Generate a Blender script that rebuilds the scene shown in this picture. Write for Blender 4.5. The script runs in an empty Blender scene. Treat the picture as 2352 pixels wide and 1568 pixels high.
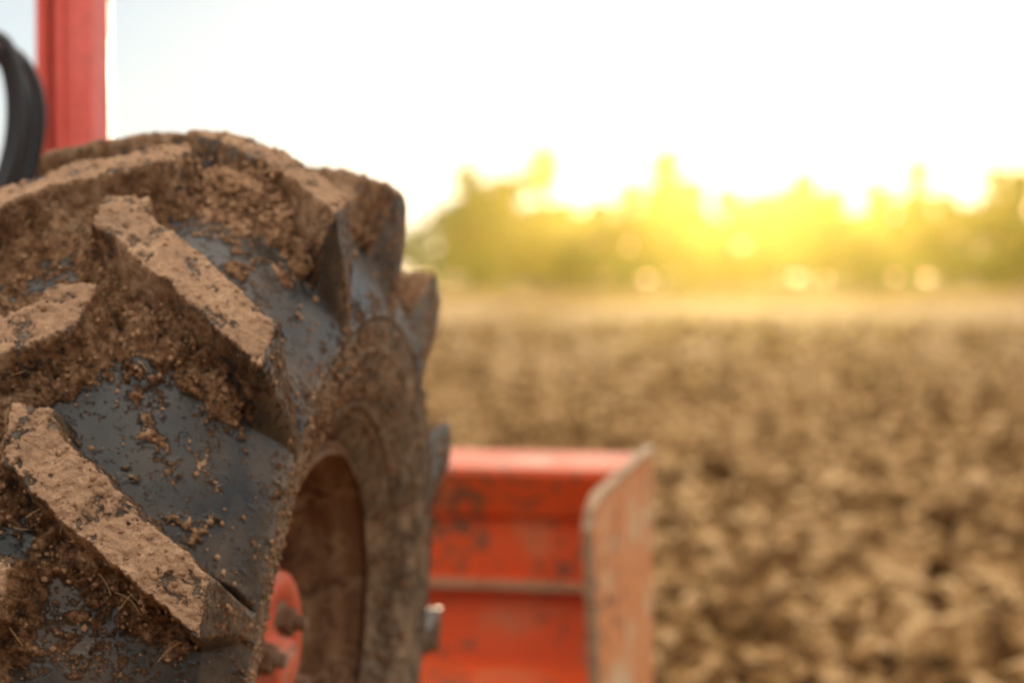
import bpy, bmesh, math, random
import numpy as np
from mathutils import Matrix, Vector
random.seed(7); rng=np.random.RandomState(7)
scene=bpy.context.scene
scene.view_settings.view_transform='Standard'; scene.view_settings.look='None'; scene.view_settings.exposure=0
COL=bpy.context.collection
# ------------------------------------------------------------------ helpers
def empty(name,M=None,parent=None):
    o=bpy.data.objects.new(name,None); COL.objects.link(o)
    if parent: o.parent=parent
    if M is not None: o.matrix_world=M
    return o
def mesh_obj(name,V,F,mats=(),parent=None,smooth=False,M=None,fm=None):
    me=bpy.data.meshes.new(name); me.from_pydata([tuple(v) for v in V],[],[tuple(f) for f in F]); me.update()
    for m in mats: me.materials.append(m)
    if fm is not None: me.polygons.foreach_set('material_index',np.array(fm,dtype=np.int32))
    if smooth: me.polygons.foreach_set('use_smooth',np.ones(len(me.polygons),dtype=bool))
    o=bpy.data.objects.new(name,me); COL.objects.link(o)
    if M is not None: o.matrix_local=M
    if parent: o.parent=parent
    return o
def grid_obj(name,P,mats=(),parent=None,wrap=False,attrs=None):
    """P: (n,m,3) array -> quad grid mesh, wrap closes first axis"""
    n,m,_=P.shape
    idx=np.arange(n*m).reshape(n,m)
    if wrap: a=idx; b=np.roll(idx,-1,axis=0)
    else: a=idx[:-1]; b=idx[1:]
    q=np.stack([a[:,:-1],b[:,:-1],b[:,1:],a[:,1:]],-1).reshape(-1,4)
    me=bpy.data.meshes.new(name)
    me.vertices.add(n*m); me.vertices.foreach_set('co',P.astype(np.float32).ravel())
    nf=len(q); me.loops.add(nf*4); me.loops.foreach_set('vertex_index',q.astype(np.int32).ravel())
    me.polygons.add(nf); me.polygons.foreach_set('loop_start',(np.arange(nf)*4).astype(np.int32))
    try: me.polygons.foreach_set('loop_total',np.full(nf,4,dtype=np.int32))
    except Exception: pass
    me.update(calc_edges=True); me.validate()
    me.polygons.foreach_set('use_smooth',np.ones(len(me.polygons),dtype=bool))
    for k,v in (attrs or {}).items():
        at=me.attributes.new(k,'FLOAT','POINT'); at.data.foreach_set('value',v.astype(np.float32).ravel())
    for mt in mats: me.materials.append(mt)
    o=bpy.data.objects.new(name,me); COL.objects.link(o)
    if parent: o.parent=parent
    return o
_T=np.random.RandomState(3).rand(512,512)*2-1
def vn(x,y,seed=0):
    x=x+seed*37.31+1000; y=y+seed*91.7+1000
    ix=np.floor(x).astype(np.int64); iy=np.floor(y).astype(np.int64); fx=x-ix; fy=y-iy
    fx=fx*fx*fx*(fx*(fx*6-15)+10); fy=fy*fy*fy*(fy*(fy*6-15)+10)
    a=_T[iy%512,ix%512]; b=_T[iy%512,(ix+1)%512]; c=_T[(iy+1)%512,ix%512]; d=_T[(iy+1)%512,(ix+1)%512]
    return (a*(1-fx)+b*fx)*(1-fy)+(c*(1-fx)+d*fx)*fy
def fbm(x,y,sc,oct=4,seed=0,g=.5):
    v=0;a=1;t=0
    for i in range(oct):
        ca,sa=math.cos(i*1.1+.5),math.sin(i*1.1+.5)
        v=v+a*vn((x*ca-y*sa)/sc,(x*sa+y*ca)/sc,seed+i); t+=a; a*=g; sc*=.5
    return v/t
def ss(a,b,x):
    t=np.clip((x-a)/(b-a),0,1); return t*t*(3-2*t)
# ------------------------------------------------------------------ materials
def mat(name):
    m=bpy.data.materials.new(name); m.use_nodes=True; nt=m.node_tree
    return m,nt,nt.nodes['Principled BSDF'],nt.nodes['Material Output']
def noise(nt,vec,scale,detail=4,rough=.55):
    n=nt.nodes.new('ShaderNodeTexNoise'); n.inputs['Scale'].default_value=scale; n.inputs['Detail'].default_value=detail; n.inputs['Roughness'].default_value=rough
    nt.links.new(vec,n.inputs['Vector']); return n.outputs['Fac']
def ramp(nt,fac,stops):
    r=nt.nodes.new('ShaderNodeValToRGB'); cr=r.color_ramp
    while len(cr.elements)<len(stops): cr.elements.new(.5)
    for e,(p,c) in zip(cr.elements,stops): e.position=p; e.color=(c if len(c)==4 else tuple(c)+(1,))
    nt.links.new(fac,r.inputs['Fac']); return r.outputs['Color']
def math_(nt,op,a,b=None,c=None):
    n=nt.nodes.new('ShaderNodeMath'); n.operation=op
    for i,v in enumerate((a,b,c)):
        if v is None: continue
        if isinstance(v,(int,float)): n.inputs[i].default_value=v
        else: nt.links.new(v,n.inputs[i])
    return n.outputs[0]
def mix(nt,f,a,b):
    n=nt.nodes.new('ShaderNodeMix'); n.data_type='RGBA'
    for s,v in ((n.inputs[0],f),(n.inputs[6],a),(n.inputs[7],b)):
        if isinstance(v,(int,float)): s.default_value=v
        elif isinstance(v,tuple): s.default_value=v if len(v)==4 else v+(1,)
        else: nt.links.new(v,s)
    return n.outputs[2]
def maprange(nt,v,a,b,c=0,d=1):
    n=nt.nodes.new('ShaderNodeMapRange'); nt.links.new(v,n.inputs[0])
    for i,x in enumerate((a,b,c,d)): n.inputs[i+1].default_value=x
    return n.outputs[0]
def bump(nt,h,s,dist,bs):
    n=nt.nodes.new('ShaderNodeBump'); n.inputs['Strength'].default_value=s; n.inputs['Distance'].default_value=dist
    nt.links.new(h,n.inputs['Height']); nt.links.new(n.outputs[0],bs.inputs['Normal'])
def objco(nt): return nt.nodes.new('ShaderNodeTexCoord').outputs['Object']

def tire_material():
    m,nt,bs,out=mat('muddy_rubber'); L=nt.links; co=objco(nt)
    am=nt.nodes.new('ShaderNodeAttribute'); am.attribute_name='mud'; ad=nt.nodes.new('ShaderNodeAttribute'); ad.attribute_name='dust'
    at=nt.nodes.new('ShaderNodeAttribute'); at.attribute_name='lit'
    n1=noise(nt,co,38,5,.7); n2=noise(nt,co,120,4,.75); n3=noise(nt,co,12,2,.5)
    a=math_(nt,'ADD',am.outputs['Fac'],math_(nt,'MULTIPLY',math_(nt,'SUBTRACT',n1,.5),1.5))
    a=math_(nt,'ADD',a,math_(nt,'MULTIPLY',math_(nt,'SUBTRACT',n2,.5),2.6))
    f=maprange(nt,a,.40,.60)
    nm=noise(nt,co,75,5,.8)
    mc=ramp(nt,math_(nt,'ADD',math_(nt,'MULTIPLY',n3,.4),math_(nt,'MULTIPLY',nm,.6)),[(.36,(.045,.020,.010)),(.45,(.16,.080,.040)),(.53,(.30,.165,.088)),(.64,(.50,.32,.195))])
    mc=mix(nt,math_(nt,'MULTIPLY',at.outputs['Fac'],.42),mc,(.68,.44,.285))  # lug-top mud mixed paler: light on the tops painted into the colour
    rub=ramp(nt,n1,[(.35,(.009,.009,.009)),(.7,(.025,.025,.025))])
    fd=math_(nt,'MULTIPLY',ad.outputs['Fac'],maprange(nt,noise(nt,co,20,5,.6),.28,.70))
    rub=mix(nt,fd,rub,(.28,.185,.11))
    L.new(mix(nt,f,rub,mc),bs.inputs['Base Color'])
    r0=math_(nt,'ADD',math_(nt,'ADD',.14,math_(nt,'MULTIPLY',n1,.36)),math_(nt,'MULTIPLY',fd,.5))
    rm=nt.nodes.new('ShaderNodeMix'); L.new(f,rm.inputs[0]); L.new(r0,rm.inputs[2]); rm.inputs[3].default_value=.95
    L.new(rm.outputs[0],bs.inputs['Roughness'])
    sp=nt.nodes.new('ShaderNodeMix'); L.new(f,sp.inputs[0]); sp.inputs[2].default_value=.36; sp.inputs[3].default_value=.06; L.new(sp.outputs[0],bs.inputs['Specular IOR Level'])
    h=math_(nt,'ADD',math_(nt,'MULTIPLY',f,math_(nt,'ADD',.5,math_(nt,'MULTIPLY',nm,2.8))),math_(nt,'MULTIPLY',n1,.2))
    bump(nt,h,1,.0045,bs)
    return m
def paint(name,base,rust=(.16,.08,.04),amt=.5,scale=9,dust=(.35,.24,.15),rough=.45,dustamt=.4,spec=.4):
    m,nt,bs,out=mat(name); L=nt.links; co=objco(nt)
    n=noise(nt,co,scale,5,.65); n2=noise(nt,co,scale*5,4,.6)
    c=mix(nt,maprange(nt,n2,.3,.7),tuple(x*.8 for x in base),base)
    c=mix(nt,math_(nt,'MULTIPLY',maprange(nt,n,.5,.72),dustamt*2),c,dust)
    c=mix(nt,maprange(nt,math_(nt,'ADD',n2,math_(nt,'MULTIPLY',noise(nt,co,scale*.6,2),.5)),.98-amt*.3,1.02-amt*.3),c,rust)
    L.new(c,bs.inputs['Base Color']); bs.inputs['Roughness'].default_value=rough; bs.inputs['Specular IOR Level'].default_value=spec
    bump(nt,n2,.3,.004,bs); return m
M_tire=tire_material()
M_red=paint('worn_red_paint',(.64,.080,.014),amt=.55,dustamt=.42,rough=.55,rust=(.17,.07,.035),dust=(.42,.17,.08),scale=7)
M_redpost=paint('red_post_paint',(.85,.17,.13),amt=.0,dustamt=.08,rough=.3)
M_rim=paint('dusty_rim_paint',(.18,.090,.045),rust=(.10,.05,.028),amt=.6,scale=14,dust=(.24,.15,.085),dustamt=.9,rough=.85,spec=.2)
M_hub=paint('hub_paint',(.64,.11,.05),amt=.5,scale=22,dust=(.40,.22,.13),dustamt=.5,rough=.6)
M_edge=paint('worn_steel_edge',(.38,.26,.16),amt=.4,scale=20,dustamt=.5,rough=.75,spec=.25)
M_plate=paint('lit_orange_plate',(.64,.26,.10),amt=.4,scale=6,dust=(.58,.42,.25),dustamt=.9,rough=.7,spec=.3)  # dusty plate; its lit tan-orange look is put into the base colour
M_bolt=paint('rusty_bolt',(.16,.085,.05),amt=.6,scale=40,dustamt=.5,rough=.7)
M_hose,nt,bs,_=mat('black_hose_rubber'); bs.inputs['Base Color'].default_value=(.02,.02,.021,1); bs.inputs['Roughness'].default_value=.4
M_dark=paint('greasy_dark_steel',(.05,.05,.05),amt=.3,dustamt=.4,rough=.6)
# ------------------------------------------------------------------ camera / wheel frames
f=5305.0; p0=math.atan(144/f)
c_w=np.array([.8748,-2.7393,1.175]); psi,pit,rol=.1783,.0334,.0960
fw=np.array([-math.sin(psi)*math.cos(pit),math.cos(psi)*math.cos(pit),-math.sin(pit)]); rt=np.array([math.cos(psi),math.sin(psi),0.]); up=np.cross(rt,fw)
rt,up=rt*math.cos(rol)+up*math.sin(rol),-rt*math.sin(rol)+up*math.cos(rol)
B=np.stack([rt,up,fw],1); A=np.stack([[1,0,0],[0,math.sin(p0),math.cos(p0)],[0,math.cos(p0),-math.sin(p0)]],1).astype(float)
MW=A@B.T
off=MW@(np.array([0,0,.65])-c_w)
H=.62-off[2]
CAM=np.array([0,0,H]); WC=CAM+off
Mwheel=Matrix([list(MW[i])+[WC[i]] for i in range(3)]+[[0,0,0,1]])
cam=bpy.data.cameras.new('camera'); camo=bpy.data.objects.new('camera',cam); COL.objects.link(camo); scene.camera=camo
camo.location=CAM; camo.rotation_euler=(math.pi/2-p0,0,0)
cam.sensor_width=36; cam.lens=f/2352*36; cam.clip_start=.05; cam.clip_end=6000
cam.dof.use_dof=True; cam.dof.focus_distance=2.12; cam.dof.aperture_fstop=3.3
def at(u,v,d):
    fwd=A[:,2]; P=CAM+(A[:,0]*(u-1176)/f+A[:,1]*(784-v)/f+fwd)*d
    return P
# ------------------------------------------------------------------ TIRE
NL=13; DL=2*math.pi/NL; PH0=2.8624; R=.65
prof=np.array([(0,.588),(.06,.584),(.11,.571),(.148,.550),(.178,.521),(.200,.488),(.212,.455),(.2145,.42),(.207,.38),(.194,.345),(.180,.316),(.166,.293),(.156,.285)])
def catmull(P,n=40):
    Q=np.vstack([2*P[0]-P[1],P,2*P[-1]-P[-2]]); out=[]
    Q[0]=(-P[1][0],P[1][1])
    for i in range(1,len(Q)-2):
        for t in np.linspace(0,1,n,endpoint=False):
            a,b,c,d=Q[i-1],Q[i],Q[i+1],Q[i+2]
            out.append(.5*((2*b)+(-a+c)*t+(2*a-5*b+4*c-d)*t*t+(-a+3*b-3*c+d)*t**3))
    out.append(P[-1]); return np.array(out)
pc=catmull(prof); arc=np.concatenate([[0],np.cumsum(np.hypot(*np.diff(pc,axis=0).T))])
tx=lambda t:np.interp(t,arc,pc[:,0]); tr=lambda t:np.interp(t,arc,pc[:,1])
def t_at_r(r): i=np.argmin(abs(pc[:,1]-r)); return arc[i]
T_SH=t_at_r(.512); T_J=t_at_r(.440); TM=arc[-1]; XS=.2077; RT=.604
sc=XS/T_SH
e=1e-3
def build_tire(name):
    ph=[]; a=-math.pi/2
    while a<1.5*math.pi-.002:
        ph.append(a); d=math.degrees(a)
        st=.0024 if -12<d<80 else (.0013 if 80<=d<188 else .007)
        a+=st/.6
    ph=np.array(ph)
    tt=np.concatenate([-np.arange(TM,.12,-.004)[:],-np.arange(.12,0,-.0014),np.arange(0,TM,.0014),[TM]])
    PH,TT=np.meshgrid(ph,tt,indexing='ij'); Tn=abs(TT); side=np.where(TT>=0,1.,-1.)
    U=PH*R
    cx=tx(Tn); cr=tr(Tn)
    dx=(tx(Tn+e)-tx(np.maximum(Tn-e,0))); dr=(tr(Tn+e)-tr(np.maximum(Tn-e,0))); l=np.hypot(dx,dr)+1e-9; nx=-dr/l; nr=dx/l
    k=Tn/T_SH; lx=np.where(Tn<T_SH,XS*k,0); lr=R-(R-RT)*np.minimum(k,1)**2
    q=np.clip((Tn-T_SH)/(T_J-T_SH),0,1); ex,er=tx(T_J)+.001,tr(T_J)
    bev=.0025*np.exp(-abs(Tn-T_SH)/.002)
    lx=np.where(Tn<T_SH,lx,XS+(ex-XS)*q+.003*np.sin(q*math.pi))-bev*.5; lr=np.where(Tn<T_SH,lr,RT+(er-RT)*q)-bev
    beyond=Tn>T_J; lx=np.where(beyond,cx,lx); lr=np.where(beyond,cr,lr)
    poly=np.array([(-.176,-.026),(-.176,.026),(-.146,.037),(-.036,XS),(-.010,T_J*sc),(.012,T_J*sc),(.040,XS),(-.112,-.019)])
    def sdf(u,s):
        d2=np.full(u.shape,1e9); ins=np.zeros(u.shape,bool); n=len(poly)
        for i in range(n):
            x1,y1=poly[i]; x2,y2=poly[(i+1)%n]; ax,ay=x2-x1,y2-y1
            t=np.clip(((u-x1)*ax+(s-y1)*ay)/(ax*ax+ay*ay),0,1); d2=np.minimum(d2,(u-x1-t*ax)**2+(s-y1-t*ay)**2)
            if y1!=y2:
                c=((y1>s)!=(y2>s))&(u<(x2-x1)*(s-y1)/(y2-y1)+x1); ins^=c
        return np.where(ins,-1,1)*np.sqrt(d2)
    wu=fbm(U,TT,.05,3,11)*.006+fbm(U,TT,.012,4,12,.65)*.0050; wt=fbm(U,TT,.05,3,13)*.006+fbm(U,TT,.012,4,14,.65)*.0050
    crown=1-ss(T_SH*.97,T_SH*1.05,Tn); wu*=crown; wt*=crown
    P2=DL*R
    def fold(u): return (u+.24)%P2-.24
    Sg=TT*sc
    uR=fold((PH-PH0)*R); uL=fold((PH-PH0+.504*DL)*R)
    dR=sdf(uR+wu,Sg+wt); dL=sdf(uL+wu,-Sg+wt); D=np.minimum(dR,dL)
    m=np.clip((.0070-D)/.0105,0,1); m=m*m*(3-2*m)*.25+m*.75
    G=np.zeros_like(D)
    for sh in (.022,.042):
        g=np.minimum(sdf(uR-sh,Sg),sdf(uL-sh,-Sg)); G=np.maximum(G,(1-ss(-.005,.028,g))*(1. if sh<.04 else .7))
    xs=cx*side
    n1=fbm(U,TT,.09,4,21); n2=fbm(U,TT,.02,5,22,.65); n3=fbm(U,TT,.006,2,23)
    C=1-ss(-.03,.07,xs); C=C*.9
    uC=U-(PH0-2*DL)*R
    blob=np.exp(-(((uC+.020)/.055)**2+((xs-.075)/.06)**2)**2)
    uB=U-(PH0-1*DL)*R
    blob2=np.exp(-(((uB-.03)/.05)**2+((xs-.10)/.07)**2)**2)
    v=G*.85+C*.75+n1*.75+n2*.4-.52+blob*1.0+blob2*.7
    v=np.where(Tn>T_SH*.90,v-3*ss(T_SH*.88,T_SH*1.0,Tn),v)
    th=np.clip(v,0,1.2); rg=1-abs(fbm(U,TT,.022,4,31,.6))*2.4
    fill=.012*th*(.5+.8*rg)+np.clip(th*5,0,1)*(.0018+n2*.005+n3*.003)
    fill+=blob*(.006+.017*np.clip(rg,-.3,1)+n3*.006+n2*.008)
    fill+=G*np.clip(th*3,0,1)*.008*(1+1.5*n2)
    cr1=abs(fbm(U,TT,.05,3,41)); crack=1-ss(.0,.03,cr1); fill-=crack*.005*np.clip(th*2,0,1)
    fill=np.clip(fill,0,.036)
    film=np.clip(fbm(U,TT,.03,5,51,.65)-.14,0,1)*.014*crown; fill=np.maximum(fill,film)
    chip=ss(.14,.32,fbm(U,TT,.022,5,61,.65))*.003; topn=fbm(U,TT,.03,5,62,.65)*.0055+n3*.0018
    crn=(chip*-1+topn+.0015)*crown
    det=np.zeros_like(fill); r=cr
    for rr,w,hh in ((.447,.003,.0028),(.405,.002,.0018),(.335,.0035,.0038),(.322,.002,.002)):
        det+=hh*np.exp(-((r-rr)/w)**2)*(Tn>T_SH)
    for cdeg in (91,271,31,151):
        a1=(PH-math.radians(cdeg))*.365; b1=(r-.365); el=np.sqrt((a1/.075)**2+(b1/.020)**2)
        on=(Tn>T_J)
        det+=on*.0028*np.exp(-((el-1)/.11)**2)
        bars=(abs(b1)<.0085)&(abs(a1)<.05)&((a1/.0145)%1<.55); det+=on*bars*.0022
    swm=np.clip(fbm(U,TT,.016,5,71,.65)-.20,0,1)
    sidew=ss(T_SH,T_J,Tn); det+=sidew*(n2*.0010+swm*.010)
    for uu,sg in ((uR,Sg),(uL,-Sg)):
        ks=(sg-XS)/(T_J*sc-XS); edge=-.036+(.026)*ks-.011
        w=.0045*np.clip(1-abs(ks-.42)/.5,0,1); sl=(ks>-.05)&(ks<.97)
        det-=sl*.022*np.exp(-((uu-edge)/(w+1e-4))**2)*(w>.0003)
    px=cx+nx*(fill+det); pr=cr+nr*(fill+det)
    qx=lx+np.where(Tn>T_SH,nx*n2*.002,0); qr=lr+crn
    X=px*(1-m)+qx*m; RR=pr*(1-m)+qr*m
    P=np.stack([X*side,RR*np.cos(PH),RR*np.sin(PH)],-1)
    wall=((m>.02)&(m<.98)&(Tn<T_SH*1.02))
    mudA=np.clip(fill/.004,0,1)*.85*(1-m)+m*(.98-.95*chip/.003*.6)
    mudA=np.where(wall,.54+.45*n1+.2*G,mudA)
    mudA=np.where(Tn>T_SH,.12+.15*n1+.32*m,mudA); mudA=np.maximum(mudA,.24+.24*n1-.10*(Tn>T_SH*.85))
    mudA=np.where((Tn>T_J),.14+.18*ss(.40,.33,r)+.25*n1,mudA)
    mudA=mudA+sidew*np.clip(swm*6,0,1)*.55
    dust=.28+.3*n1+ss(.47,.39,r)*.85*(Tn>T_SH)+.25*(m>.5); dust=np.where((Tn<T_SH)&(m<.5),.15+.32*n1,dust)
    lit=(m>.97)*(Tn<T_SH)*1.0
    o=grid_obj(name,P,[M_tire],wrap=True,attrs={'mud':mudA,'dust':np.clip(dust,0,1),'lit':lit})
    return o,P,mudA,m,fill,PH,TT
tractor=empty('tractor')
tire,TP,mudA,mm,fl,PHs,TTs=build_tire('tire')
me=tire.data
wheelE=empty('wheel',Mwheel,tractor)
tire.parent=wheelE
pz=me.polygons[len(me.polygons)//2]; cc=np.array(pz.center)
if np.dot(np.array(pz.normal),cc*np.array([0,1,1]))<0: me.flip_normals()
ico=bmesh.new(); bmesh.ops.create_icosphere(ico,subdivisions=1,radius=1); IV=np.array([v.co[:] for v in ico.verts]); IF=np.array([[v.index for v in f_.verts] for f_ in ico.faces]); ico.free()
def crumbs(name,pts,sizes,mats,parent=None):
    n=len(pts); V=IV[None]*(1+rng.uniform(-.35,.35,(n,len(IV),1)))*sizes[:,None,None]*rng.uniform(.6,1.2,(n,1,3))
    V=V+pts[:,None]; V=V.reshape(-1,3); F=(IF[None]+np.arange(n)[:,None,None]*len(IV)).reshape(-1,3)
    me=bpy.data.meshes.new(name); me.vertices.add(len(V)); me.vertices.foreach_set('co',V.astype(np.float32).ravel())
    me.loops.add(F.size); me.loops.foreach_set('vertex_index',F.astype(np.int32).ravel()); me.polygons.add(len(F)); me.polygons.foreach_set('loop_start',(np.arange(len(F))*3).astype(np.int32))
    me.update(calc_edges=True); me.validate()
    for mt in mats: me.materials.append(mt)
    o=bpy.data.objects.new(name,me); COL.objects.link(o)
    if parent: o.parent=parent
    return o
M_mud,nt,bs,_=mat('dry_mud'); co=objco(nt); nt.links.new(ramp(nt,noise(nt,co,60,4,.7),[(.3,(.15,.078,.04)),(.55,(.28,.16,.09)),(.75,(.44,.28,.175))]),bs.inputs['Base Color']); bs.inputs['Roughness'].default_value=.95; bs.inputs['Specular IOR Level'].default_value=.06
d=np.degrees(PHs)
vis=(d>60)&(d<190)&(TTs>-.12)&(TTs<TM*.9)
uCg=PHs*R-(PH0-2*DL)*R; blobg=np.exp(-(((uCg+.020)/.06)**2+((TTs-.08)/.06)**2))
w=np.where(vis,np.clip(fl/.012,0,1)*(1-mm)*.6+.08*(mm>.9)+.06+6*blobg*(1-mm)+.35*(TTs>T_J),0).ravel(); w/=w.sum()
idx=rng.choice(len(w),13000,p=w); pts=TP.reshape(-1,3)[idx]; sz=.0006+.0036*rng.rand(len(idx))**6
big=blobg.ravel()[idx]>.30; sz=np.where(big,.0012+.0055*rng.rand(len(idx))**4,sz)
crumbs('soil_crumbs',pts,sz,[M_mud],wheelE)
SV=[];SF=[]
pw=np.where(vis&(mm<.3),np.clip(fl/.02,0,1)+2*blobg,0).ravel(); pw/=pw.sum()
for i in rng.choice(len(pw),90,p=pw):
    p=TP.reshape(-1,3)[i]; nrm=np.array([.15,p[1],p[2]]); nrm/=np.linalg.norm(nrm)
    dr_=rng.randn(3); dr_-=nrm*(dr_@nrm)*.8; dr_/=np.linalg.norm(dr_); L_=rng.uniform(.010,.035); b=np.cross(dr_,nrm); b/=np.linalg.norm(b)
    prev=None; bend=rng.uniform(-.3,.3)
    for k_ in range(5):
        t_=k_/4; c0=p+nrm*.002+dr_*L_*(t_-.5)+nrm*math.sin(t_*3.1)*.005+b*bend*L_*(t_-.5)**2*2
        ww=.0004
        cur=[len(SV)+j for j in range(3)]; SV+= [c0+b*ww,c0+nrm*ww,c0-b*ww]
        if prev: SF+=[(prev[j],prev[(j+1)%3],cur[(j+1)%3],cur[j]) for j in range(3)]
        prev=cur
M_straw,nt,bs,_=mat('straw'); bs.inputs['Base Color'].default_value=(.42,.28,.14,1); bs.inputs['Roughness'].default_value=.8
mesh_obj('straw_fibres',SV,SF,[M_straw],wheelE)
def lathe(name,P,mats,parent,seg=160,close=False):
    P=np.array(P,float); a=np.linspace(0,2*math.pi,seg,endpoint=False)
    G=np.zeros((seg,len(P),3)); G[:,:,0]=P[None,:,0]; G[:,:,1]=P[None,:,1]*np.cos(a)[:,None]; G[:,:,2]=P[None,:,1]*np.sin(a)[:,None]
    o=grid_obj(name,G,mats,wrap=True); o.parent=parent; return o
rimp=[(.150,.262),(.152,.287),(.160,.289),(.164,.285),(.161,.279),(.148,.275),(.138,.270),(.128,.262),(.100,.258),(.090,.250),(.075,.232),(.03,.228),(.0,.224),(-.03,.218),(-.035,.208),(-.03,.18),(-.005,.15),(.02,.125),(.05,.112),(.052,.0)]
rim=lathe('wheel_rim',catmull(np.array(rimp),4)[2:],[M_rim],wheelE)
lathe('wheel_rim_inboard',[(-.150,.262),(-.152,.287),(-.164,.291),(-.165,.279),(-.14,.27),(-.1,.255),(-.035,.22)],[M_rim],wheelE)
lathe('hub',[(.03,.128),(.075,.126),(.088,.124),(.112,.123),(.121,.121),(.125,.116),(.127,.108),(.125,.092),(.119,.086),(.119,.055),(.124,.045),(.138,.042),(.143,.038),(.145,.0)],[M_hub],wheelE)
bm=bmesh.new()
def hexbolt(bm,x0,ang,rad,s):
    y,z=rad*math.cos(ang),rad*math.sin(ang)
    for (r_,x1,x2,seg) in ((s*1.3,x0,x0+.004,24),(s,x0+.004,x0+.020,6),(s*.5,x0+.020,x0+.036,16)):
        M=Matrix.Translation(((x1+x2)/2,y,z))@Matrix.Rotation(math.pi/2,4,'Y')@Matrix.Rotation(ang*1.7,4,'Z')
        bmesh.ops.create_cone(bm,cap_ends=True,segments=seg,radius1=r_,radius2=r_*.96,depth=x2-x1,matrix=M)
for i in range(4): hexbolt(bm,.118,math.radians(158+90*i),.062,.020)
bmesh.ops.bevel(bm,geom=[e_ for e_ in bm.edges],offset=.0009,segments=1,affect='EDGES')
mb=bpy.data.meshes.new('hub_bolts'); bm.to_mesh(mb); bm.free(); mb.materials.append(M_bolt); ob=bpy.data.objects.new('hub_bolts',mb); COL.objects.link(ob); ob.parent=wheelE
# ------------------------------------------------------------------ tractor body
YAW=math.radians(15.5)
def box(bm,c,s,rot=0,M0=None,bev=0):
    r=bmesh.ops.create_cube(bm,size=1,matrix=(M0 or Matrix())@Matrix.Translation(c)@Matrix.Rotation(rot,4,'X')@Matrix.Diagonal((s[0],s[1],s[2],1)))
def bobj(name,fn,mats,parent,M=None,bev=.004):
    bm=bmesh.new(); fn(bm)
    if bev: bmesh.ops.bevel(bm,geom=list(bm.edges),offset=bev,segments=2,affect='EDGES',profile=.6)
    me=bpy.data.meshes.new(name); bm.to_mesh(me); bm.free()
    for m_ in mats: me.materials.append(m_)
    o=bpy.data.objects.new(name,me); COL.objects.link(o)
    if M is not None: o.matrix_world=M
    o.parent=parent; return o
RZ=Matrix.Rotation(-YAW,4,'Z')
Mb=Matrix.Translation((WC[0],WC[1],0))@RZ
bobj('axle',lambda bm:(box(bm,(-.75,0,.55),(1.1,.16,.16)),box(bm,(-.22,0,.58),(.12,.22,.24))),[M_dark],tractor,Mb,.01)
bobj('chassis',lambda bm:(box(bm,(-.85,.2,.62),(.42,2.6,.22)),box(bm,(-.85,.4,.86),(.5,1.4,.3)),),[M_dark],tractor,Mb,.02)
bobj('bonnet',lambda bm:(box(bm,(-.92,.25,1.06),(.5,1.3,.3)),),[M_red],tractor,Mb,.04)
w2=empty('wheel.001',None,tractor); w2.matrix_world=Mb@Matrix.Translation((-1.75,0,.62))@Matrix.Rotation(math.pi,4,'Z')
for src in (tire,rim):
    o=bpy.data.objects.new('offside_'+src.name,src.data); COL.objects.link(o); o.parent=w2
pb=at(181,200,3.7); pl=(Mb.inverted()@Vector(pb))
def post(bm):
    box(bm,(pl.x+.006,pl.y,1.45),(.068,.07,2.0)); box(bm,(pl.x-.037,pl.y-.02,1.45),(.008,.10,2.0)); box(bm,(pl.x-.012,pl.y-.042,1.45),(.010,.012,2.0))
bobj('loader_post',post,[M_redpost],tractor,Mb,.003)
bobj('post_bracket',lambda bm:(box(bm,((pl.x-.85)/2,pl.y,.56),(abs(pl.x+.85)+.1,.14,.14)),),[M_dark],tractor,Mb,.01)
def hose(name,pts,d,rad):
    cu=bpy.data.curves.new(name,'CURVE'); cu.dimensions='3D'; s=cu.splines.new('NURBS'); s.points.add(len(pts)-1)
    for i,(u,v) in enumerate(pts): s.points[i].co=tuple(at(u,v,d+.004*i))+(1,)
    s.use_endpoint_u=True; s.order_u=4; cu.bevel_depth=rad; cu.bevel_resolution=4; s.resolution_u=16; cu.materials.append(M_hose)
    o=bpy.data.objects.new(name,cu); COL.objects.link(o); o.parent=tractor
hose('hydraulic_hose',[(-200,250),(-120,120),(-20,60),(30,110),(50,210),(50,320),(15,430),(-40,560),(-60,760)],3.4,.0095)
hose('hydraulic_hose_b',[(-200,280),(-110,150),(-10,95),(58,130),(98,220),(94,330),(60,450),(15,560),(-20,760)],3.45,.0085)
hose('hydraulic_hose_c',[(-200,300),(-100,175),(0,120),(40,150),(72,230),(72,330),(38,440),(-10,560),(-40,760)],3.5,.0095)
hose('hydraulic_hose_d',[(-200,320),(-90,160),(-20,110),(15,130),(35,220),(30,330),(0,430),(-60,560),(-90,760)],3.42,.012)
# ------------------------------------------------------------------ bucket
bucket=empty('loader_bucket')
cr_=at(1489,1040,5.0); Mk=Matrix.Translation((cr_[0],cr_[1],0))@RZ; ZT=cr_[2]
WB=1.5; th=.010
prof_b=[(0,ZT),(-.20,ZT-.022),(-.205,ZT-.035),(-.17,ZT-.125),(-.15,ZT-.135),(-.15,ZT-.258),(-.19,ZT-.262),(-.19,ZT-.28),(-.15,ZT-.284),(-.17,ZT-.44),(-.30,ZT-.47),(-.31,ZT-.50),(-.12,ZT-.52)]
V=[];F=[];fm=[]
xs_=np.linspace(-WB,-.006,25)
for x in xs_:
    for (y,z) in prof_b: V.append((x,y,z))
    for (y,z) in prof_b[::-1]: V.append((x,y+th,z-th*.6 if z==ZT else z-.003))
n=len(prof_b)*2
for i in range(len(xs_)-1):
    for j in range(n):
        F.append((i*n+j,i*n+(j+1)%n,(i+1)*n+(j+1)%n,(i+1)*n+j))
        fm.append(1 if j in (6,7) else (2 if j==0 else 0))
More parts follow.
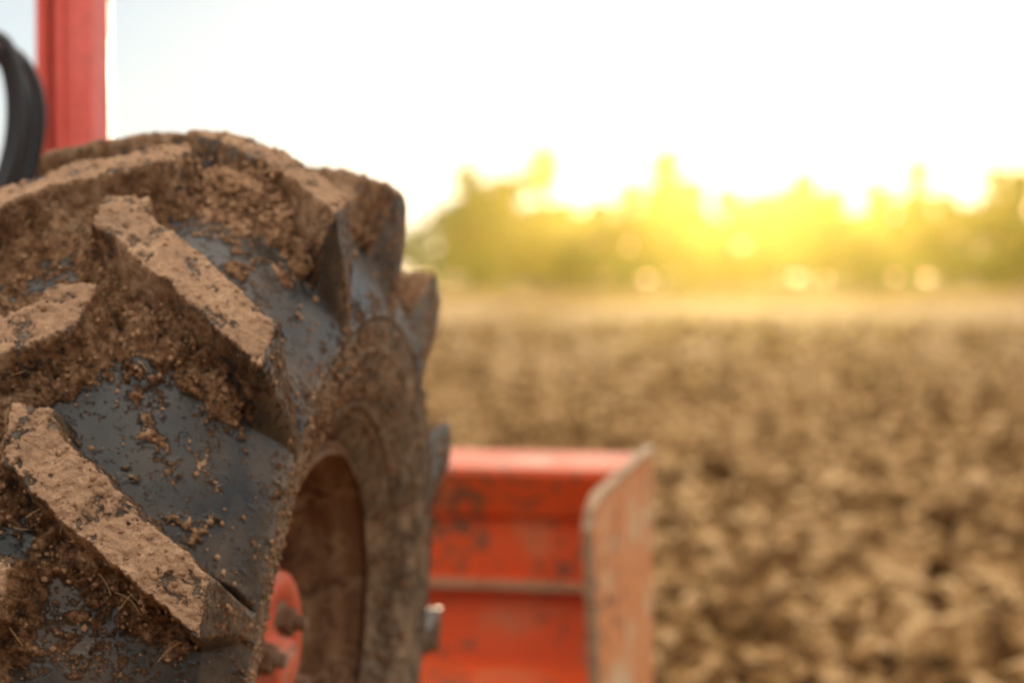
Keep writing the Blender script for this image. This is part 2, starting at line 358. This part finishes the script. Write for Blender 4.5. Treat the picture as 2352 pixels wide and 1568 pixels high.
F.append(tuple(range(n))); fm.append(0); F.append(tuple(range((len(xs_)-1)*n,len(xs_)*n))[::-1]); fm.append(0)
M_lip=paint('bucket_lip_lit_paint',(.70,.26,.18),amt=.2,scale=8,dust=(.55,.38,.29),dustamt=.6,rough=.8,spec=.2)  # bucket red lightened for the top flange: its lit look painted in
o=mesh_obj('back_plate',V,F,[M_red,M_edge,M_lip],bucket,fm=fm)
def side_plate(bm,x):
    pts=[(0.012,ZT+.006),(-.10,ZT-.004),(-.49,ZT-.052),(-.545,ZT-.075),(-.56,ZT-.11),(-.50,ZT-.44),(-.46,ZT-.60),(.02,ZT-.62)]
    a=[bm.verts.new((x,y,z)) for y,z in pts]; b=[bm.verts.new((x+.012,y,z)) for y,z in pts]
    k=len(pts); bm.faces.new(a[::-1]); bm.faces.new(b)
    for i in range(k): bm.faces.new((a[i],a[(i+1)%k],b[(i+1)%k],b[i]))
def sp(bm): side_plate(bm,-.004); side_plate(bm,-WB-.012)
o=bobj('side_plates',sp,[M_plate],bucket,None,.003)
def rimstrip(bm):
    for x in (-.004,-WB-.012):
        pts=[(.014,ZT+.010),(-.10,ZT+.000),(-.49,ZT-.048),(-.548,ZT-.073),(-.564,ZT-.11),(-.504,ZT-.44),(-.464,ZT-.60)]
        for (y1,z1),(y2,z2) in zip(pts,pts[1:]):
            L_=math.hypot(y2-y1,z2-z1); an=math.atan2(z2-z1,y2-y1)
            bmesh.ops.create_cube(bm,size=1,matrix=Matrix.Translation((x+.006,(y1+y2)/2,(z1+z2)/2))@Matrix.Rotation(an,4,'X')@Matrix.Diagonal((.022,L_+.004,.010,1)))
o2=bobj('edge_strips',rimstrip,[M_edge],bucket,None,.002)
bucket.matrix_world=Mk
def arms(bm):
    box(bm,(-.62,.25,ZT-.3),(.08,.9,.10)); box(bm,(-1.2,.25,ZT-.3),(.08,.9,.10))
bobj('mounting_arms',arms,[M_dark],bucket,None,.006)
# ------------------------------------------------------------------ ground
def axis(lo_f,hi_f,st,lo,hi,g):
    a=list(np.arange(lo_f,hi_f,st)); s=st; x=a[-1]
    while x<hi: s*=g; x+=s; a.append(x)
    s=st; x=lo_f; b=[]
    while x>lo: s*=g; x-=s; b.append(x)
    return np.array(b[::-1]+a)
gx=axis(-2.5,6,.03,-1800,1800,1.03); gy=axis(5.5,18,.03,-60,2500,1.012)
GX,GY=np.meshgrid(gx,gy,indexing='ij')
dl=np.maximum(np.gradient(gx)[:,None],np.gradient(gy)[None,:])
def lv(sc_,amp,seed,rid=False):
    n=fbm(GX,GY,sc_,2,seed); n=(1-abs(n)*2.2) if rid else n
    return amp*n*np.clip(1.3-dl/(sc_*.8),0,1)
Z=lv(2.5,.05,1)+lv(.8,.06,2)+lv(.3,.05,3,True)+lv(.15,.06,4)+lv(.07,.035,5)
near=1-np.exp(-((GX+.3)**2+(GY-2.6)**2)/1.5); Z=Z*(.35+.65*near)-.04
Z=np.where(GY>110,Z*.3,Z)
Z+=.45*np.exp(-((GY-113)/1.6)**2)
M_soil,nt,bs,_=mat('ploughed_soil'); co=objco(nt)
n_a=noise(nt,co,8,5,.75); n_b=noise(nt,co,.35,3,.6); n_c=noise(nt,co,2.0,4,.6)
s=math_(nt,'ADD',math_(nt,'MULTIPLY',n_a,.62),math_(nt,'ADD',math_(nt,'MULTIPLY',n_b,.12),math_(nt,'MULTIPLY',n_c,.26)))
soil=ramp(nt,s,[(.41,(.045,.020,.006)),(.47,(.14,.070,.023)),(.53,(.32,.185,.072)),(.60,(.74,.50,.26))])
sx=nt.nodes.new('ShaderNodeSeparateXYZ'); nt.links.new(co,sx.inputs[0])
gr=ramp(nt,noise(nt,co,.05,3,.6),[(.35,(.25,.14,.04)),(.6,(.18,.12,.03))])
far=maprange(nt,sx.outputs[1],114.0,116.0)
nt.links.new(mix(nt,far,soil,gr),bs.inputs['Base Color']); bs.inputs['Roughness'].default_value=.95; bs.inputs['Specular IOR Level'].default_value=.1
bump(nt,n_a,.9,.08,bs)
ground=grid_obj('ploughed_field',np.stack([GX,GY,Z],-1),[M_soil])
if ground.data.polygons[0].normal.z<0: ground.data.flip_normals()
n=11000; yy=5+55*rng.rand(n)**1.8; xx=rng.uniform(-.30,.30,n)*yy*1.3+.5
zi=np.array([Z[min(np.searchsorted(gx,a),len(gx)-1),min(np.searchsorted(gy,b),len(gy)-1)] for a,b in zip(xx,yy)])
sz=(.015+.06*rng.rand(n)**3)*(1+yy/40)
crumbs('soil_clods',np.stack([xx,yy,zi+sz*.2],-1),sz,[M_soil])
# ------------------------------------------------------------------ trees
M_leaf,nt,bs,out=mat('tree_foliage'); co=objco(nt)
lc=ramp(nt,noise(nt,co,.5,3,.6),[(.35,(.022,.048,.016)),(.6,(.055,.09,.024)),(.75,(.10,.12,.035))]); nt.links.new(lc,bs.inputs['Base Color']); bs.inputs['Roughness'].default_value=.7
tl=nt.nodes.new('ShaderNodeBsdfTranslucent'); tl.inputs['Color'].default_value=(.14,.21,.04,1)
mx=nt.nodes.new('ShaderNodeMixShader'); mx.inputs[0].default_value=.35; nt.links.new(bs.outputs[0],mx.inputs[1]); nt.links.new(tl.outputs[0],mx.inputs[2]); nt.links.new(mx.outputs[0],out.inputs['Surface'])
M_bark=paint('bark',(.10,.07,.045),amt=.3)
TD=220.
LV=[];LF=[];TV=[];TF=[]
def limb(p0_,p1_,r0,r1):
    p0_=np.array(p0_,float);p1_=np.array(p1_,float); d_=p1_-p0_; d_/=np.linalg.norm(d_); a=np.cross(d_,[.3,1,.1]); a/=np.linalg.norm(a); b=np.cross(d_,a); s0=len(TV)
    for P_,r_ in ((p0_,r0),((p0_+p1_)/2+rng.randn(3)*r0*.4,(r0+r1)/2),(p1_,r1)):
        for j in range(6): an=j*math.pi/3; TV.append(P_+r_*(a*math.cos(an)+b*math.sin(an)))
    for l_ in range(2):
        for j in range(6): TF.append((s0+l_*6+j,s0+l_*6+(j+1)%6,s0+(l_+1)*6+(j+1)%6,s0+(l_+1)*6+j))
def tree(u,vtop,width_px,y=TD,dens=1.,base_frac=.22):
    kk=y/f; X=(u-1176)*kk; h=H+(640-vtop)*kk*1.06; wd=width_px*kk*.58
    limb((X,y,-.3),(X+rng.randn()*.3,y,h*.6),.03*h*.6,.012*h)
    nb=int(10+4*rng.rand())
    for b in range(nb):
        z0=h*rng.uniform(base_frac,.65); an=rng.uniform(0,6.28); tz=rng.uniform(max(base_frac,.22),.90)*h
        if b==0: tz=h*.90
        if b==1: tz=h*.80
        if b==2: tz=h*.68
        fr=math.sqrt(max(.05,1-((tz/h-.55)/.45)**2)); rr=wd*rng.uniform(.3,.85)*fr*(0.25 if b<3 else 1)
        e_=np.array((X+rr*math.cos(an),y+rr*math.sin(an),tz)); limb((X,y,z0 if z0<tz else tz*.6),e_,.012*h,.004*h)
        cs=wd*rng.uniform(.30,.52)
        nlf=int(68*dens*rng.uniform(.6,1.3))
        for _ in range(nlf):
            q=rng.randn(3); q/=np.linalg.norm(q); q*=rng.rand()**.45
            P_=e_+q*np.array((cs,cs,max(cs*.7,h*.06))); s_=rng.uniform(.26,.55)*max(h/11,.65)
            a=rng.randn(3);a/=np.linalg.norm(a);b_=np.cross(a,rng.randn(3));b_/=np.linalg.norm(b_); i0=len(LV)
            LV.extend([P_+a*s_,P_+b_*s_*.7,P_-a*s_,P_-b_*s_*.7]); LF.append((i0,i0+1,i0+2,i0+3))
spec=[(1075,385,120),(1160,415,120),(1110,440,150),(1250,345,120,.6),(1225,480,120),(1300,490,140),(1380,465,140),(1450,420,110),(1535,345,130),(1500,430,150),(1600,460,120),(1680,440,130),(1750,450,130),(1850,395,110),(1810,440,130),(1920,440,130),(2010,425,140),(2110,370,90),(2080,460,120),(2170,450,110),(2235,475,110),(2290,385,130),(2340,400,150),(2420,420,160),(2530,390,170),(2640,430,160),(2760,400,160),(2900,410,200)]
for s_ in spec: tree(s_[0],s_[1],s_[2],TD+rng.uniform(-8,8),s_[3] if len(s_)>3 else 1.)
for u in range(1050,2900,32):
    tree(u,rng.uniform(462,520),rng.uniform(90,130),TD+rng.uniform(4,22),.8 if not 2190<u<2270 else .35,.06)
for u in range(-900,1030,45): tree(u,rng.uniform(505,560) ,rng.uniform(80,120),TD+110+rng.uniform(0,20),.8,.08)
for u in range(1030,2900,34):
    tree(u,rng.uniform(560,595),rng.uniform(80,120),TD-8+rng.uniform(-4,6),.7,.02)
V=LV+TV; F=LF+[tuple(i+len(LV) for i in f_) for f_ in TF]
mesh_obj('distant_tree_line',V,F,[M_leaf,M_bark],fm=[0]*len(LF)+[1]*len(TF))
# ------------------------------------------------------------------ light: low hazy sun beyond the trees
SEL,SAZ=math.radians(5.0),math.radians(5.7)
sd=Vector((math.sin(SAZ)*math.cos(SEL),math.cos(SAZ)*math.cos(SEL),math.sin(SEL)))
sun=bpy.data.lights.new('sun','SUN'); sun.energy=5; sun.angle=math.radians(.6); sun.color=(1,.80,.50)
so=bpy.data.objects.new('sun',sun); COL.objects.link(so); so.rotation_euler=(-sd).to_track_quat('-Z','Y').to_euler(); so.location=(5,-5,12)
w=bpy.data.worlds.new('World'); scene.world=w; w.use_nodes=True; nt=w.node_tree; nt.nodes.clear(); L=nt.links
sky=nt.nodes.new('ShaderNodeTexSky'); sky.sky_type='NISHITA'; sky.sun_disc=False; sky.sun_elevation=SEL; sky.sun_rotation=SAZ; sky.dust_density=.4; sky.air_density=.8; sky.ozone_density=3
b1=nt.nodes.new('ShaderNodeBackground'); b1.inputs[1].default_value=.05; L.new(sky.outputs[0],b1.inputs[0])
tc=nt.nodes.new('ShaderNodeTexCoord'); vm=nt.nodes.new('ShaderNodeVectorMath'); vm.operation='DOT_PRODUCT'; L.new(tc.outputs['Generated'],vm.inputs[0]); vm.inputs[1].default_value=sd
sz_=nt.nodes.new('ShaderNodeSeparateXYZ'); L.new(tc.outputs['Generated'],sz_.inputs[0])
dt=math_(nt,'MAXIMUM',vm.outputs['Value'],0.0)
h1=math_(nt,'MULTIPLY',math_(nt,'POWER',dt,90.),.4)
back=math_(nt,'MULTIPLY',math_(nt,'SUBTRACT',1.0,math_(nt,'POWER',dt,6.)),.3)
zen=math_(nt,'MULTIPLY',math_(nt,'MAXIMUM',math_(nt,'SUBTRACT',sz_.outputs[2],.20),0.0),3.6)
colz=mix(nt,math_(nt,'MINIMUM',math_(nt,'MULTIPLY',math_(nt,'MAXIMUM',sz_.outputs[2],0.0),2.5),1.0),(.44,.52,.60),(.64,.58,.50))
colh=mix(nt,math_(nt,'POWER',dt,110.),colz,(.70,.75,.80))
b2=nt.nodes.new('ShaderNodeBackground'); L.new(colh,b2.inputs[0]); L.new(math_(nt,'ADD',math_(nt,'ADD',math_(nt,'ADD',h1,back),1.0),zen),b2.inputs[1])
ad=nt.nodes.new('ShaderNodeAddShader'); L.new(b1.outputs[0],ad.inputs[0]); L.new(b2.outputs[0],ad.inputs[1])
wo=nt.nodes.new('ShaderNodeOutputWorld'); L.new(ad.outputs[0],wo.inputs['Surface'])
hz=bpy.data.materials.new('sun_glow_volume'); hz.use_nodes=True; nt=hz.node_tree; nt.nodes.clear()
vs=nt.nodes.new('ShaderNodeVolumeScatter'); vs.inputs['Color'].default_value=(1,.78,.16,1); vs.inputs['Density'].default_value=.00020; vs.inputs['Anisotropy'].default_value=.93  # added yellow scattering volume, put in to make the glow around the sun
mo=nt.nodes.new('ShaderNodeOutputMaterial'); nt.links.new(vs.outputs[0],mo.inputs['Volume'])
bm=bmesh.new(); bmesh.ops.create_cube(bm,size=1,matrix=Matrix.Translation((20,110,8))@Matrix.Diagonal((120,200,18,1))); mh=bpy.data.meshes.new('sun_glow_haze'); bm.to_mesh(mh); bm.free(); mh.materials.append(hz); oh=bpy.data.objects.new('sun_glow_haze',mh); COL.objects.link(oh)
